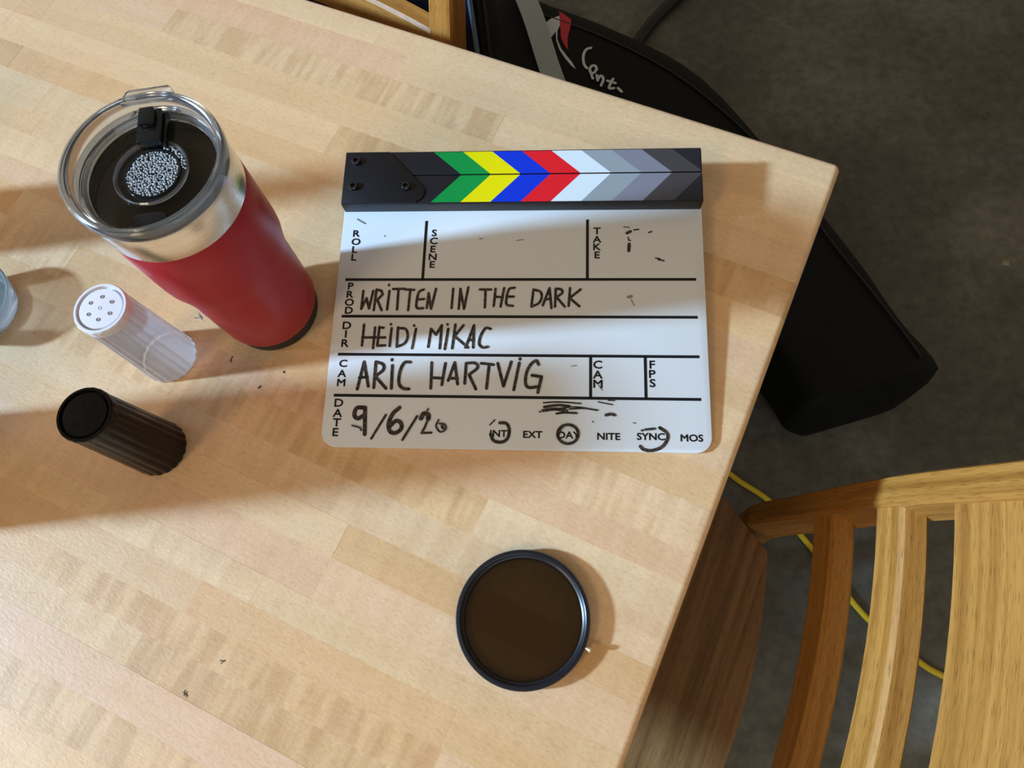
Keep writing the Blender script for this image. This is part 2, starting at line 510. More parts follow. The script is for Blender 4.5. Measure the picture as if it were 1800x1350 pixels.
# ------------------------------------------------------------------ lettering and logo outlines (millimetres on the board, metres on the bag)
HAND = {"WRITTEN":[[2.0,0,[[21.73,122.92],[21.35,108.02],[24.74,116.94],[27.41,108.27],[29.56,122.92]]],[2.0,0,[[32.06,124.12],[31.24,106.87]]],[2.0,0,[[42.34,122.93],[41.63,107.48]]],[2.0,0,[[41.6,128.09],[41.64,127.61]]],[2.0,0,[[45.04,124.48],[54.38,124.73]]],[2.0,0,[[49.35,124.13],[49.47,107.5]]],[2.0,0,[[54.65,124.13],[61.76,123.77]]],[2.0,0,[[58.63,123.53],[58.11,106.94]]],[2.0,0,[[65.88,115.8],[69.99,116.17]]],[2.0,0,[[73.14,121.16],[72.47,108.74]]],[2.0,0,[[73.18,120.56],[75.84,108.16],[78.74,124.73]]],[2.0,0,[[32.06,124.12],[36.12,122.92],[37.15,119.93],[33.35,115.4],[37.41,106.88]]],[2.0,1,[[69.26,124.13],[65.49,121.75],[64.18,112.84],[65.01,108.72],[69.7,108.61]]]],"IN":[[2.0,0,[[92.14,124.73],[91.66,108.78]]],[2.0,0,[[97.71,124.74],[97.21,108.21]]],[2.0,0,[[97.74,124.14],[101.3,108.22],[103.77,125.93]]]],"THE":[[2.0,0,[[112.73,124.15],[121.59,124.15]]],[2.0,0,[[117.19,123.55],[117.21,109.43]]],[2.0,0,[[124.88,124.74],[123.97,110.61]]],[2.0,0,[[131.48,125.34],[129.25,110.04]]],[2.0,0,[[124.79,118.24],[130.64,117.66]]],[2.0,0,[[133.92,118.25],[139.07,118.26]]],[2.0,1,[[139.52,125.57],[135.37,124.51],[133.7,118.25],[133.79,111.8],[138.53,110.65]]]],"DARK":[[2.0,0,[[154.0,124.16],[152.68,110.09]]],[2.0,0,[[161.35,111.28],[166.23,125.34],[167.9,108.97]]],[2.0,0,[[163.44,115.95],[167.24,116.54]]],[2.0,0,[[170.93,124.75],[170.59,110.13]]],[2.0,0,[[181.81,125.34],[180.85,110.74]]],[2.0,0,[[189.75,124.17],[181.56,117.14],[188.95,110.52]]],[2.0,0,[[171.57,117.94],[177.94,110.15]]],[2.0,1,[[154.0,124.16],[159.29,122.16],[160.37,117.46],[158.06,112.78],[152.68,110.09]]],[2.0,1,[[170.93,124.75],[174.97,124.17],[175.87,121.23],[171.57,117.94]]]],"HEIDI":[[2.0,0,[[24.73,95.1],[24.53,78.31]]],[2.0,0,[[33.53,92.81],[33.26,76.08]]],[2.0,0,[[24.2,84.65],[41.97,84.75]]],[2.0,0,[[36.83,93.41],[36.39,78.39]]],[2.0,0,[[36.87,92.83],[40.23,92.61]]],[2.0,0,[[36.42,78.05],[42.47,78.43]]],[2.0,0,[[46.38,92.29],[45.83,77.88]]],[2.0,0,[[45.56,95.66],[45.6,95.19]]],[2.0,0,[[51.33,92.89],[51.38,77.34]]],[2.0,0,[[65.26,91.8],[63.23,76.28]]],[2.0,0,[[63.62,94.69],[63.65,94.23]]],[2.0,1,[[51.37,92.31],[57.31,91.53],[59.25,86.0],[57.23,80.24],[51.38,77.34]]]],"MIKAC":[[2.1,0,[[75.53,77.51],[76.84,91.85],[80.97,87.27],[84.93,94.78],[84.34,76.43]]],[2.1,0,[[90.03,91.92],[88.19,75.89]]],[2.1,0,[[89.28,95.61],[89.29,95.38]]],[2.1,0,[[95.34,95.41],[93.82,76.49]]],[2.1,0,[[101.62,94.85],[95.05,86.19],[105.74,77.14]]],[2.1,0,[[103.89,77.13],[109.61,94.89],[109.64,77.17]]],[2.1,0,[[105.8,82.83],[109.58,83.42]]],[2.1,1,[[122.27,92.07],[118.43,92.63],[114.89,86.3],[114.07,80.03],[116.89,77.22],[120.65,77.81]]]],"ARIC":[[2.4,0,[[23.97,43.87],[27.34,65.21],[32.17,46.18]]],[2.4,0,[[24.81,52.8],[30.78,53.42]]],[2.4,0,[[36.37,65.29],[36.4,45.12]]],[2.4,0,[[36.75,54.04],[45.69,44.67]]],[2.4,0,[[49.2,62.57],[49.81,44.72]]],[2.4,0,[[48.51,67.31],[48.55,66.75]]],[2.4,1,[[36.37,65.29],[41.78,63.53],[42.57,59.14],[36.75,54.04]]],[2.4,1,[[62.67,65.28],[58.33,64.91],[55.5,58.7],[55.11,49.21],[58.47,44.81],[63.05,44.31]]]],"HARTVIG":[[2.3,0,[[79.02,65.08],[79.49,45.05]]],[2.3,0,[[89.36,64.61],[87.61,47.89]]],[2.3,0,[[79.74,53.35],[87.86,52.88]]],[2.3,0,[[92.26,51.26],[96.36,65.23],[99.38,48.57]]],[2.3,0,[[94.32,52.94],[99.15,52.99]]],[2.3,0,[[105.03,64.74],[104.7,49.18]]],[2.3,0,[[107.6,55.85],[113.12,44.87]]],[2.3,0,[[116.33,64.84],[125.5,63.8]]],[2.3,0,[[122.28,63.77],[121.08,45.51]]],[2.3,0,[[128.67,64.94],[133.55,47.29],[138.8,66.14]]],[2.3,0,[[144.7,65.3],[141.25,44.64]]],[2.3,0,[[145.14,68.65],[145.15,68.2]]],[2.3,1,[[105.03,64.74],[111.48,65.02],[113.79,61.46],[107.6,55.85]]],[2.3,1,[[159.04,64.09],[157.17,67.19],[153.2,64.04],[150.18,57.36],[149.85,49.11],[152.56,46.41],[157.81,47.01]]],[2.3,0,[[154.45,55.75],[161.35,54.72],[158.95,42.67]]]],"9/6/20":[[3.2,1,[[31.21,29.64],[25.06,29.34],[23.59,24.09],[26.53,21.42],[31.14,24.19]]],[3.0,0,[[31.26,29.1],[32.63,9.66]]],[1.8,0,[[47.28,24.42],[37.82,6.53]]],[3.0,1,[[57.07,29.99],[52.56,25.58],[49.89,18.51],[50.88,12.62],[54.76,10.76],[59.32,13.82],[58.99,18.32],[55.13,19.99],[50.85,15.84]]],[1.8,0,[[70.68,23.67],[60.97,5.85]]],[3.4,1,[[73.67,22.09],[75.57,25.68],[78.82,24.86],[79.02,21.63]]],[1.6,0,[[79.02,21.63],[76.77,15.16],[74.7,11.07],[82.08,11.51]]],[1.3,1,[[86.8,21.2],[85.18,16.36],[88.59,12.14],[92.48,14.33],[91.45,17.73],[87.39,18.31]]],[2.0,0,[[89.4,16.42],[90.55,14.83]]],[1.4,0,[[78.55,29.18],[78.08,28.09]]],[1.2,0,[[22.71,15.95],[28.77,14.43],[30.03,12.3]]]],"circle_int":[[2.4,1,[[131.85,19.72],[136.57,19.26],[138.8,15.04],[137.96,8.7],[133.91,5.48],[127.85,6.43],[125.38,11.13]]],[1.0,0,[[124.59,18.01],[128.11,21.8]]]],"circle_day":[[2.1,1,[[188.6,12.14],[188.05,9.49],[186.47,7.22],[184.09,5.69],[181.28,5.12],[178.45,5.6],[176.04,7.05],[174.41,9.26],[173.81,11.9],[174.34,14.57],[175.92,16.85],[178.32,18.39],[181.15,18.97],[183.99,18.48],[186.41,17.01],[188.02,14.78],[188.6,12.14]]],[1.3,1,[[175.25,12.45],[175.69,14.79],[177.01,16.79],[179.0,18.15],[181.36,18.65],[183.73,18.22]]]],"circle_sync":[[2.4,1,[[246.45,17.75],[250.91,14.69],[252.0,10.55],[248.12,4.29],[241.02,1.29],[235.01,1.8],[232.54,4.03]]],[1.5,0,[[233.75,15.46],[234.47,15.79]]],[1.8,0,[[236.3,16.23],[242.9,17.06]]]],"scribble":[[1.2,1,[[163.29,35.15],[174.75,35.83],[190.35,34.95]]],[2.0,1,[[163.87,31.93],[173.74,33.45],[182.06,32.7]]],[2.4,1,[[162.88,29.24],[171.7,30.43],[180.02,29.47]]],[1.0,1,[[174.81,31.0],[187.25,32.24],[202.75,30.09]]],[1.2,1,[[182.08,30.56],[192.43,31.24],[201.72,29.97]]],[1.6,1,[[172.79,27.02],[177.96,27.84],[187.28,27.65]]],[2.2,1,[[208.39,26.45],[211.99,27.24],[214.55,26.54]]],[0.9,1,[[202.76,36.18],[213.07,34.18]]],[1.0,1,[[160.29,28.34],[161.33,28.14]]],[0.8,1,[[210.0,37.35],[214.63,37.19]]]],"smudge_take":[[2.4,0,[[225.32,171.2],[227.96,172.64]]],[1.2,0,[[230.77,173.89],[234.27,174.45]]],[1.0,0,[[226.15,167.8],[226.64,165.18],[228.02,164.89]]],[2.6,0,[[226.94,162.0],[226.51,156.24]]],[1.0,0,[[246.58,150.16],[249.99,149.48]]],[1.2,0,[[248.69,148.82],[252.95,147.86]]],[1.2,0,[[241.87,171.58],[244.32,172.44]]],[0.7,0,[[222.77,176.57],[227.13,176.05]]]],"specks":[[2.4,0,[[225.7,118.12],[227.85,118.59]]],[0.8,0,[[227.81,116.04],[229.88,111.42]]],[0.7,0,[[139.85,165.36],[145.17,166.31]]],[0.8,0,[[110.41,166.95],[112.99,167.22]]],[1.2,0,[[11.49,184.91],[18.1,180.97]]],[1.0,0,[[34.72,170.25],[34.86,169.58]]],[1.0,0,[[198.83,21.76],[199.45,21.24]]],[1.0,0,[[227.76,21.13],[229.28,20.95]]],[0.8,0,[[183.38,63.19],[187.06,63.78]]],[0.9,0,[[202.79,49.68],[205.89,45.05]]]]}
STACK = {"ROLL":[["R",11.74,172.29],["O",12.02,165.06],["L",11.59,158.23],["L",11.69,151.53]],"SCENE":[["S",74.47,172.39],["C",74.43,165.42],["E",74.32,158.35],["N",74.41,151.66],["E",74.53,145.21]],"TAKE":[["T",202.3,173.29],["A",202.29,166.09],["K",202.28,159.71],["E",202.4,152.84]],"PROD":[["P",11.35,127.05],["R",11.4,120.13],["O",11.49,113.44],["D",11.75,106.79]],"DIR":[["D",11.34,94.46],["I",11.15,87.52],["R",11.23,80.03]],"CAM":[["C",11.31,63.92],["A",11.07,55.97],["M",11.23,48.85]],"DATE":[["D",11.0,33.22],["A",10.78,25.39],["T",10.83,18.26],["E",10.56,10.93]],"CAM2":[["C",202.61,64.58],["A",202.59,56.94],["M",202.74,49.92]],"FPS":[["F",242.27,64.92],["P",242.11,57.75],["S",242.16,50.85]]}
ROW = [["INT",131.22,11.81],["EXT",155.96,11.45],["DAY",181.94,11.49],["NITE",210.34,10.91],["SYNC",240.11,11.27],["MOS",268.81,10.7]]
LOGO_WHITE = [[-0.0117,1.1147],[0.0022,1.1283],[0.0194,1.1345],[0.02,1.111],[0.0147,1.0977],[0.0143,1.0753],[0.021,1.0534],[0.0316,1.0344],[0.0412,1.0184],[0.0473,1.0027],[0.0388,1.0116],[0.0282,1.029],[0.0175,1.0508],[0.012,1.074],[0.0113,1.0962],[-0.0014,1.0769]]
LOGO_RED = [[0.0192,1.1463],[0.0297,1.1367],[0.0416,1.1241],[0.0418,1.1138],[0.0357,1.0882],[0.0332,1.0711],[0.0347,1.0483],[0.0268,1.063],[0.0211,1.0805],[0.0204,1.1109],[0.02,1.13]]
BAG_TEXT = [[[0.0776,1.0505],[0.0693,1.0477],[0.0634,1.0365],[0.0622,1.0198],[0.0645,1.0086],[0.0686,1.0019]],[[0.0867,0.9975],[0.0837,1.006],[0.0775,1.0058],[0.0736,0.9989],[0.0748,0.9905],[0.0809,0.9891],[0.0855,0.9962]],[[0.0755,0.9905],[0.0767,0.9817],[0.0782,0.9756]],[[0.0861,0.9825],[0.0871,0.9701]],[[0.0872,0.9728],[0.0936,0.9806],[0.0976,0.9722],[0.0927,0.9576]],[[0.105,0.9677],[0.1193,0.9614]],[[0.1154,0.9711],[0.1101,0.9606],[0.1075,0.95],[0.1161,0.9495]],[[0.1236,0.949],[0.1297,0.9406]]]

# ------------------------------------------------------------------ the setting
fl = mesh_obj('floor', [(-3, -2.2, 0), (3.2, -2.2, 0), (3.2, 3.2, 0), (-3, 3.2, 0)], [(0, 1, 2, 3)], M['floor'])
structure(fl, 'dark stained concrete floor')

# unseen wall added to keep the sun off the floor; opening sized to the table
WY0, WY1, WZ0, WZ1 = -0.62, 0.60, 1.72, 2.55
wv = []; wf = []
def wall_piece(y0, y1, z0, z1):
    b = len(wv)
    for x in (-3.0, -3.12):
        wv.extend([(x, y0, z0), (x, y1, z0), (x, y1, z1), (x, y0, z1)])
    wf.extend([(b, b + 1, b + 2, b + 3), (b + 4, b + 7, b + 6, b + 5), (b, b + 4, b + 5, b + 1), (b + 1, b + 5, b + 6, b + 2),
               (b + 2, b + 6, b + 7, b + 3), (b + 3, b + 7, b + 4, b)])
wall_piece(-2.2, WY0, 0, 3.0); wall_piece(WY1, 3.2, 0, 3.0); wall_piece(WY0, WY1, 0, WZ0); wall_piece(WY0, WY1, WZ1, 3.0)
structure(mesh_obj('sun_mask_wall', wv, wf, M['wall']), 'unseen wall added to limit the daylight')
win = empty('window_1', (-3.06, (WY0 + WY1) / 2, WZ0)); structure(win, 'unseen window opening sized to pass sun onto the table')
for a, b_, c_, d_ in ((WY0, WY0 + .03, WZ0, WZ1), (WY1 - .03, WY1, WZ0, WZ1), (WY0, WY1, WZ0, WZ0 + .03), (WY0, WY1, WZ1 - .03, WZ1)):
    yc = (WY0 + WY1) / 2
    box('window_frame', -0.03, 0.03, a - yc, b_ - yc, c_ - WZ0, d_ - WZ0, M['trim'], win)

# ------------------------------------------------------------------ table of glued maple staves
TH = R(-24.4)
CX, CY = 0.2335, 0.3560
LEN, DEP, THK = 1.16, 0.74, 0.038
table = empty('butcher_block_table', (CX, CY, 0), (0, 0, TH))
tag(table, 'pale maple butcher block table with rounded edges holding the film slate', 'table')

RND = 0.0055
def prof(a, b, ra, rb):
    """positions and drops across a stave; a rounded edge gets an arc, an inner joint a hairline chamfer"""
    def edge(rounded):
        if rounded:
            return [(RND * (1 - math.sin(t)), RND * (1 - math.cos(t))) for t in [R(90 * k / 5) for k in range(5, -1, -1)]]
        return [(0.0, 0.0)]
    L = [(a + d, h) for d, h in edge(ra)]
    H_ = [(b - d, h) for d, h in reversed(edge(rb))]
    return L + H_

def stave(x0, x1, y0, y1, ex0, ex1, ey0, ey1, color, figure):
    px = prof(x0, x1, ex0, ex1); py = prof(y0, y1, ey0, ey1)
    cx, cy = (x0 + x1) / 2, (y0 + y1) / 2
    nx, ny = len(px), len(py)
    v = []; f = []
    for x, hx in px:
        for y, hy in py:
            X, Y = x, y
            h = max(hx, hy)
            if ex1 and ey1:                                   # the corner is rounded in plan too
                rr = 0.007
                dx, dy = x - (x1 - rr), y - (y1 - rr)
                if dx > 0 and dy > 0:
                    m_ = max(dx, dy) / math.hypot(dx, dy)
                    X, Y = (x1 - rr) + dx * m_, (y1 - rr) + dy * m_
            v.append((X - cx, Y - cy, -h))
    for i in range(nx - 1):
        for j in range(ny - 1):
            f.append((i * ny + j, (i + 1) * ny + j, (i + 1) * ny + j + 1, i * ny + j + 1))
    rim = [i * ny for i in range(nx)] + [(nx - 1) * ny + j for j in range(1, ny)] + \
          [i * ny + ny - 1 for i in range(nx - 2, -1, -1)] + [j for j in range(ny - 2, 0, -1)]
    b = len(v)
    for k in rim: v.append((v[k][0], v[k][1], -THK))
    n = len(rim)
    for k in range(n): f.append((rim[k], rim[(k + 1) % n], b + (k + 1) % n, b + k))
    f.append(tuple(range(b, b + n)))
    o = mesh_obj('stave', v, f, M['maple'], table, loc=(cx, cy, T - rs.uniform(0.0, 0.00014)))
    o.color = (*color, figure)
    autosmooth(o, 21)
    return o

rs = random.Random(11)
TONES = [(0.84, 0.56, 0.30), (0.86, 0.59, 0.33), (0.82, 0.54, 0.28), (0.78, 0.49, 0.24), (0.84, 0.55, 0.32), (0.88, 0.62, 0.37), (0.77, 0.48, 0.23), (0.83, 0.53, 0.31)]
y = 0.0; row = 0
while y > -DEP + 1e-6:
    w = rs.uniform(0.021, 0.034)
    if DEP + y - w < 0.018: w = DEP + y
    x = 0.0; first = True
    while x > -LEN + 1e-6:
        ln = rs.uniform(0.16, 0.52)
        if first: ln = rs.uniform(0.06, 0.45)
        if LEN + x - ln < 0.10: ln = LEN + x
        tone = rs.choice(TONES); k = rs.uniform(0.94, 1.05)
        fig = rs.choice([0.0, 0.08, 0.12, 0.2, 0.2, 0.35, 0.7])
        if row == 0: tone = (0.86, 0.60, 0.34); fig = 0.12
        stave(x - ln, x, y - w, y, abs(x - ln + LEN) < 1e-6, first, abs(y - w + DEP) < 1e-6, row == 0,
              tuple(min(1, c_ * k) for c_ in tone), fig)
        x -= ln; first = False
    y -= w; row += 1
# square iron legs that carry the top
for lx_ in (-0.075, -LEN + 0.075):
    for ly_ in (-0.04, -DEP + 0.036):
        box('leg', lx_ - 0.022, lx_ + 0.022, ly_ - 0.022, ly_ + 0.022, 0.0, T - THK, M['iron'], table, 0.003)
# old pen and burn marks on the boards
for i, (mx, my, s, a) in enumerate(((-.267, -.533, 3.2, 20), (-.279, -.561, 3.6, -10), (-.379, -.343, 4.5, 60), (-.421, -.322, 6, 10), (-.334, -.336, 1.6, 0), (-.346, -.354, 2.4, 30))):
    q = random.Random(i)
    st = []
    for k in range(3):
        aa = R(a + q.uniform(-70, 70)); d = s * 0.5
        ox, oy = q.uniform(-s, s) * .3, q.uniform(-s, s) * .2
        st.append((q.uniform(.35, .8), 0, [(ox - d * math.cos(aa), oy - d * math.sin(aa)), (ox + d * math.cos(aa), oy + d * math.sin(aa))]))
    o = ribbons('pen_mark', st, 0.0, M['ink'] if i != 3 else M['ink_dry'], table)
    o.location = (mx, my, T + 0.0001)

# ------------------------------------------------------------------ film slate
slate = empty('clapperboard', (-0.1750, 0.1281, T + 0.003), (0.0617, 0, -0.0345))
tag(slate, 'white acrylic film clapperboard with rainbow chevron sticks and handwritten production details', 'clapperboard')
BW = 0.283
bd = prism('board', roundrect(0, BW, 0, 0.2365, 0.0115, 8), -0.003, 0.0, M['acrylic'], slate, 0.0004)
bd['label'] = 'white translucent acrylic board with rounded lower corners'
SEAM, S0, S1, SZ = 0.2168, 0.1915, 0.2385, 0.0118
def stick(name, y0, y1):
    return box(name, 0.0005, BW - 0.0005, y0, y1, -0.0147, SZ, M['stick_black'], slate, 0.0011)
lower = stick('lower_stick', S0, SEAM - 0.0002)
upper = stick('upper_stick', SEAM + 0.0002, S1)
lower['label'] = 'fixed lower stick with slanted colour stripes'; upper['label'] = 'hinged upper clap stick with slanted colour stripes'
# slanted stripes: x at the outer edge and at the seam
PITCH = 0.02345
for i, (k, col) in enumerate(STRIPES):
    for part, ya, yb in ((upper, S1 - 0.0012, SEAM + 0.0006), (lower, S0 + 0.0012, SEAM - 0.0006)):
        x0o = 0.0725 + PITCH * i; x0i = 0.0950 + PITCH * i
        xe = BW - 0.0018
        pts = [(x0o, ya), (min(x0o + PITCH, xe), ya), (min(x0i + PITCH, xe), yb), (min(x0i, xe), yb)]
        if x0i >= xe:
            t_ = (xe - x0o) / (x0i - x0o)
            pts = [(x0o, ya), (xe, ya), (xe, ya + (yb - ya) * t_)]
        elif x0i + PITCH > xe and x0o + PITCH <= xe:
            t_ = (xe - x0o - PITCH) / (x0i - x0o)
            pts = [(x0o, ya), (x0o + PITCH, ya), (xe, ya + (yb - ya) * t_), (xe, yb), (x0i, yb)]
        st = prism('colour_stripe', pts, SZ - 0.0002, SZ + 0.00012, M['stripe_' + k], part)
        st['label'] = k.replace('_', ' ') + ' slanted stripe'
plate_pts = [(0.0012, S0 + .0008), (0.0605, S0 + .0008)]
for a in range(-70, 50, 15): plate_pts.append((0.0585 + 0.0085 * math.cos(R(a)), 0.2015 + 0.0085 * math.sin(R(a))))
plate_pts += [(0.0365, S1 - .0008), (0.0012, S1 - .0008)]
plate = prism('hinge_plate', plate_pts, SZ - .0001, SZ + 0.0012, M['plate_black'], slate, 0.0003)
plate['label'] = 'black metal hinge plate with cut corner'
for bx_, by_ in ((0.0103, 0.2290), (0.0100, 0.2062), (0.0522, 0.2058)):
    h = lathe('bolt', [(0.0034, SZ + .001), (0.0034, SZ + .0034), (0.0029, SZ + .0040), (0.0019, SZ + .0040), (0.0017, SZ + .0016)], M['bolt'], plate, 20)
    h.location = (bx_, by_, 0)
ZP = 0.00015
def rule(x0, x1, y0, y1):
    o = prism('printed_line', [(x0, y0), (x1, y0), (x1, y1), (x0, y1)], 0.0, ZP, M['print_black'], slate)
LW = 0.0011
for yy in (132.5, 102.0, 71.2, 39.0): rule(0.0065, 0.2765, yy / 1000 - LW, yy / 1000 + LW)
for xx, ya, yb in ((67.7, 132.5, 183), (194.9, 132.5, 183.2), (197.4, 39, 71), (237.3, 39, 71)): rule(xx / 1000 - LW, xx / 1000 + LW, ya / 1000, yb / 1000)
for word, items in STACK.items():
    o = lettering('printed_word', items, 0.0054 if word not in ('CAM2', 'FPS', 'DATE', 'DIR') else 0.0058, ZP, M['print_black'], slate, 1.18)
    o['label'] = 'printed vertical word ' + word.replace('2', '')
for w_, x_, y_ in ROW:
    o = lettering('printed_word', [(w_, x_, y_)], 0.0048, ZP, M['print_black'], slate, 1.12)
    o['label'] = 'printed word ' + w_
for k, st in HAND.items():
    dry = k in ('scribble', 'smudge_take', 'specks')
    if k == 'specks':
        for q in st: ribbons('marker_speck', [q], 0.00022, M['ink_dry'], slate)
        continue
    o = ribbons('marker_smudge' if dry else ('marker_ring' if k.startswith('circle') else 'handwritten_word'), st, 0.00022 if dry else 0.00026,
                M['ink'], slate)
    if not dry and not k.startswith('circle'): o['label'] = 'handwritten black marker text ' + k

# ------------------------------------------------------------------ red insulated tumbler
TX, TY = -0.2222, 0.2405
tum = empty('insulated_tumbler', (TX, TY, T))
tag(tum, 'red insulated steel tumbler with clear lid and black rubber base', 'tumbler')
FLAT = R(42.5)
def sstep(a, b, x):
    t = max(0, min(1, (x - a) / (b - a))); return t * t * (3 - 2 * t)
def body_r(r, z, a):
    k = sstep(0.018, 0.034, z) * (1 - sstep(0.089, 0.098, z))
    c_ = abs(math.cos(a - FLAT))
    lim = 0.0368 / max(c_, 0.05)
    return r + (min(r, lim) - r) * k
bp_ = [(0.0345, 0.0130), (0.0366, 0.0142), (0.0374, 0.0165)] + [(0.0378 + 0.0044 * i / 16, 0.019 + 0.068 * i / 16) for i in range(17)] + \
      [(0.0424, 0.090), (0.0430, 0.095), (0.0436, 0.100), (0.0440, 0.105), (0.0442, 0.112), (0.0443, 0.13), (0.0443, 0.1575), (0.0438, 0.1582), (0.040, 0.1582)]
lathe('body', bp_, M['red'], tum, 128, body_r, 40)['label'] = 'red powder coated wall with flattened grips'
lathe('rubber_base', [(0.0325, 0.0), (0.0345, 0.0012), (0.0352, 0.004), (0.0362, 0.0142), (0.030, 0.0142)], M['rubber'], tum, 64)['label'] = 'black rubber base ring'
lathe('steel_band', [(0.0398, 0.150), (0.0440, 0.1578), (0.0443, 0.159), (0.0443, 0.180), (0.0438, 0.1812), (0.0418, 0.1812), (0.0412, 0.178), (0.0398, 0.150)], M['steel'], tum, 96)['label'] = 'bare brushed steel band'
lathe('drink', [(0.0005, 0.1660), (0.0400, 0.1660)], M['drink'], tum, 48, disc=True)['label'] = 'dark drink under the lid'
LR = R(6.6)
lid = lathe('lid', [(0.0410, 0.1790), (0.0410, 0.1815), (0.0452, 0.1822), (0.0458, 0.1840), (0.0458, 0.1905), (0.0450, 0.1925), (0.0436, 0.1928),
                    (0.0424, 0.1915), (0.0404, 0.1850), (0.0385, 0.1815), (0.0370, 0.1795), (0.0370, 0.1780), (0.0410, 0.1790)], M['clear'], tum, 96)
lid.rotation_euler = (0, 0, LR)
lid['label'] = 'clear plastic press-on lid rim'
lathe('lid_plate', [(0.0005, 0.1790), (0.0372, 0.1790)], M['lid_sheet'], lid, 64, disc=True)['label'] = 'see-through lid floor'
prism('lid_tab', [(-.0165, .0430), (.0165, .0430), (.0130, .0500), (.0115, .0512), (-.0115, .0512), (-.0130, .0500)], 0.1860, 0.1895, M['clear'], lid, 0.0008)
lathe('vent_ring', [(0.0205, 0.1790), (0.0214, 0.1812), (0.0206, 0.1818), (0.0196, 0.1796), (0.0205, 0.1790)], M['clear'], lid, 64)
lathe('vent_floor', [(0.0005, 0.17915), (0.0198, 0.17915)], M['gloss_black'], lid, 48, disc=True)
lathe('vent_step', [(0.0150, 0.1792), (0.0154, 0.1800), (0.0160, 0.1800), (0.0163, 0.1792), (0.0150, 0.1792)], M['gloss_black'], lid, 48)
# beads of condensation: too many and too small to pick apart
rd = random.Random(3); dv = []; df = []
def bead(x, y, z, r):
    b = len(dv); n = 8
    for ring, (rr, zz) in enumerate(((1.0, 0.0), (0.86, 0.45), (0.5, 0.78))):
        for j in range(n):
            dv.append((x + r * rr * math.cos(2 * math.pi * j / n), y + r * rr * math.sin(2 * math.pi * j / n), z + r * zz))
    dv.append((x, y, z + r * 0.9))
    for q in range(2):
        for j in range(n): df.append((b + q * n + j, b + q * n + (j + 1) % n, b + q * n + n + (j + 1) % n, b + q * n + n + j))
    for j in range(n): df.append((b + 2 * n + j, b + 2 * n + (j + 1) % n, b + 3 * n))
placed = []
tries = 0
while len(placed) < 330 and tries < 20000:
    tries += 1
    a = rd.uniform(0, 2 * math.pi); d = 0.0192 * math.sqrt(rd.random()); r = rd.uniform(0.00042, 0.00095)
    x, y_ = d * math.cos(a), d * math.sin(a)
    if 0.0146 < d < 0.0168: continue
    if d > 0.0168 and not (-0.3 < a < 1.2): continue
    if all((x - p[0]) ** 2 + (y_ - p[1]) ** 2 > (r + p[2]) ** 2 * 0.85 for p in placed):
        placed.append((x, y_, r)); bead(x, y_, 0.1792, r)
dr = mesh_obj('condensation', dv, df, M['drop'], lid, smooth=True); dr['kind'] = 'stuff'; dr['label'] = 'beads of water under the vent'
sl = box('slider', -0.0068, 0.0068, 0.0165, 0.0385, 0.1792, 0.1862, M['gloss_black'], lid, 0.0008)
sl['label'] = 'black sliding lid closure'
tb = box('slider_tab', -0.0042, 0.0042, 0.0255, 0.0370, 0.1861, 0.1902, M['gloss_black'], lid, 0.0009)
rail = box('slider_rail', 0.0072, 0.0088, 0.0150, 0.0375, 0.1792, 0.1835, M['gloss_black'], lid, 0.0004)
prism('sip_opening', [(-.0105, -.0345), (.0105, -.0345), (.0095, -.0280), (.006, -.0262), (-.006, -.0262), (-.0095, -.0280)], 0.1786, 0.1806, M['gloss_black'], lid, 0.0004)['label'] = 'dark drinking slot'

# ------------------------------------------------------------------ salt and pepper shakers
def shaker(name, loc, rz, top_r, bot_r, h, body_m, lid_m, hole_m, label):
    e = empty(name, loc, (0, 0, rz)); tag(e, label, 'shaker', None)
    def flute(r, z, a):
        return r * (1 + 0.040 * abs(math.cos(10 * a)) - 0.026)
    w = 0.0014
    p_ = [(bot_r - .0012, 0.0), (bot_r, 0.0012), (bot_r, 0.004)]
    for i in range(7):
        t = i / 6; p_.append((bot_r - .0002 + (top_r - bot_r) * t, 0.005 + (h - 0.012) * t))
    p_ = [(0.0005, 0.0)] + p_
    lathe('body', p_, body_m, e, 144, flute, 28, disc=True)
    def scal(r, z, a): return r * (1 + (0.012 * abs(math.cos(10 * a)) if r > top_r * .99 else 0))
    ld = lathe('lid', [(top_r * .90, h - .008), (top_r * 1.005, h - .0075), (top_r * 1.01, h - .001), (top_r * .985, h), (top_r * .90, h), (top_r * .87, h - .0030),
                  (top_r * .81, h - .0032), (top_r * .80, h - .0008), (top_r * .12, h - .0003), (0.0004, h - .0003)], lid_m, e, 144, scal, 28)
    pos = [(0, 0)] + [(top_r * .46 * math.cos(R(60 * k + 20)), top_r * .46 * math.sin(R(60 * k + 20))) for k in range(6)]
    for k, (hx, hy) in enumerate(pos):
        ho = lathe('pour_hole', [(0.0013, 0.0), (0.0013, 0.00035), (0.0010, 0.0004), (0.0009, 0.0001), (0.0002, 0.0001)], hole_m, ld, 14)  # solid dark disc; the shade inside the hole is its colour
        ho.location = (hx, hy, h - .0005)
    return e
shaker('salt_shaker', (-0.3025, 0.2030, T), 0.2, 0.0181, 0.0212, 0.090, M['frosted'], M['white_plastic'], M['hole'],
       'frosted white fluted plastic shaker with white perforated lid')
shaker('pepper_shaker', (-0.2983, 0.1293, T), 0.5, 0.0179, 0.0207, 0.090, M['black_plastic'], M['black_plastic'], M['hole_shadow_black'],
       'black fluted plastic shaker with black perforated lid')

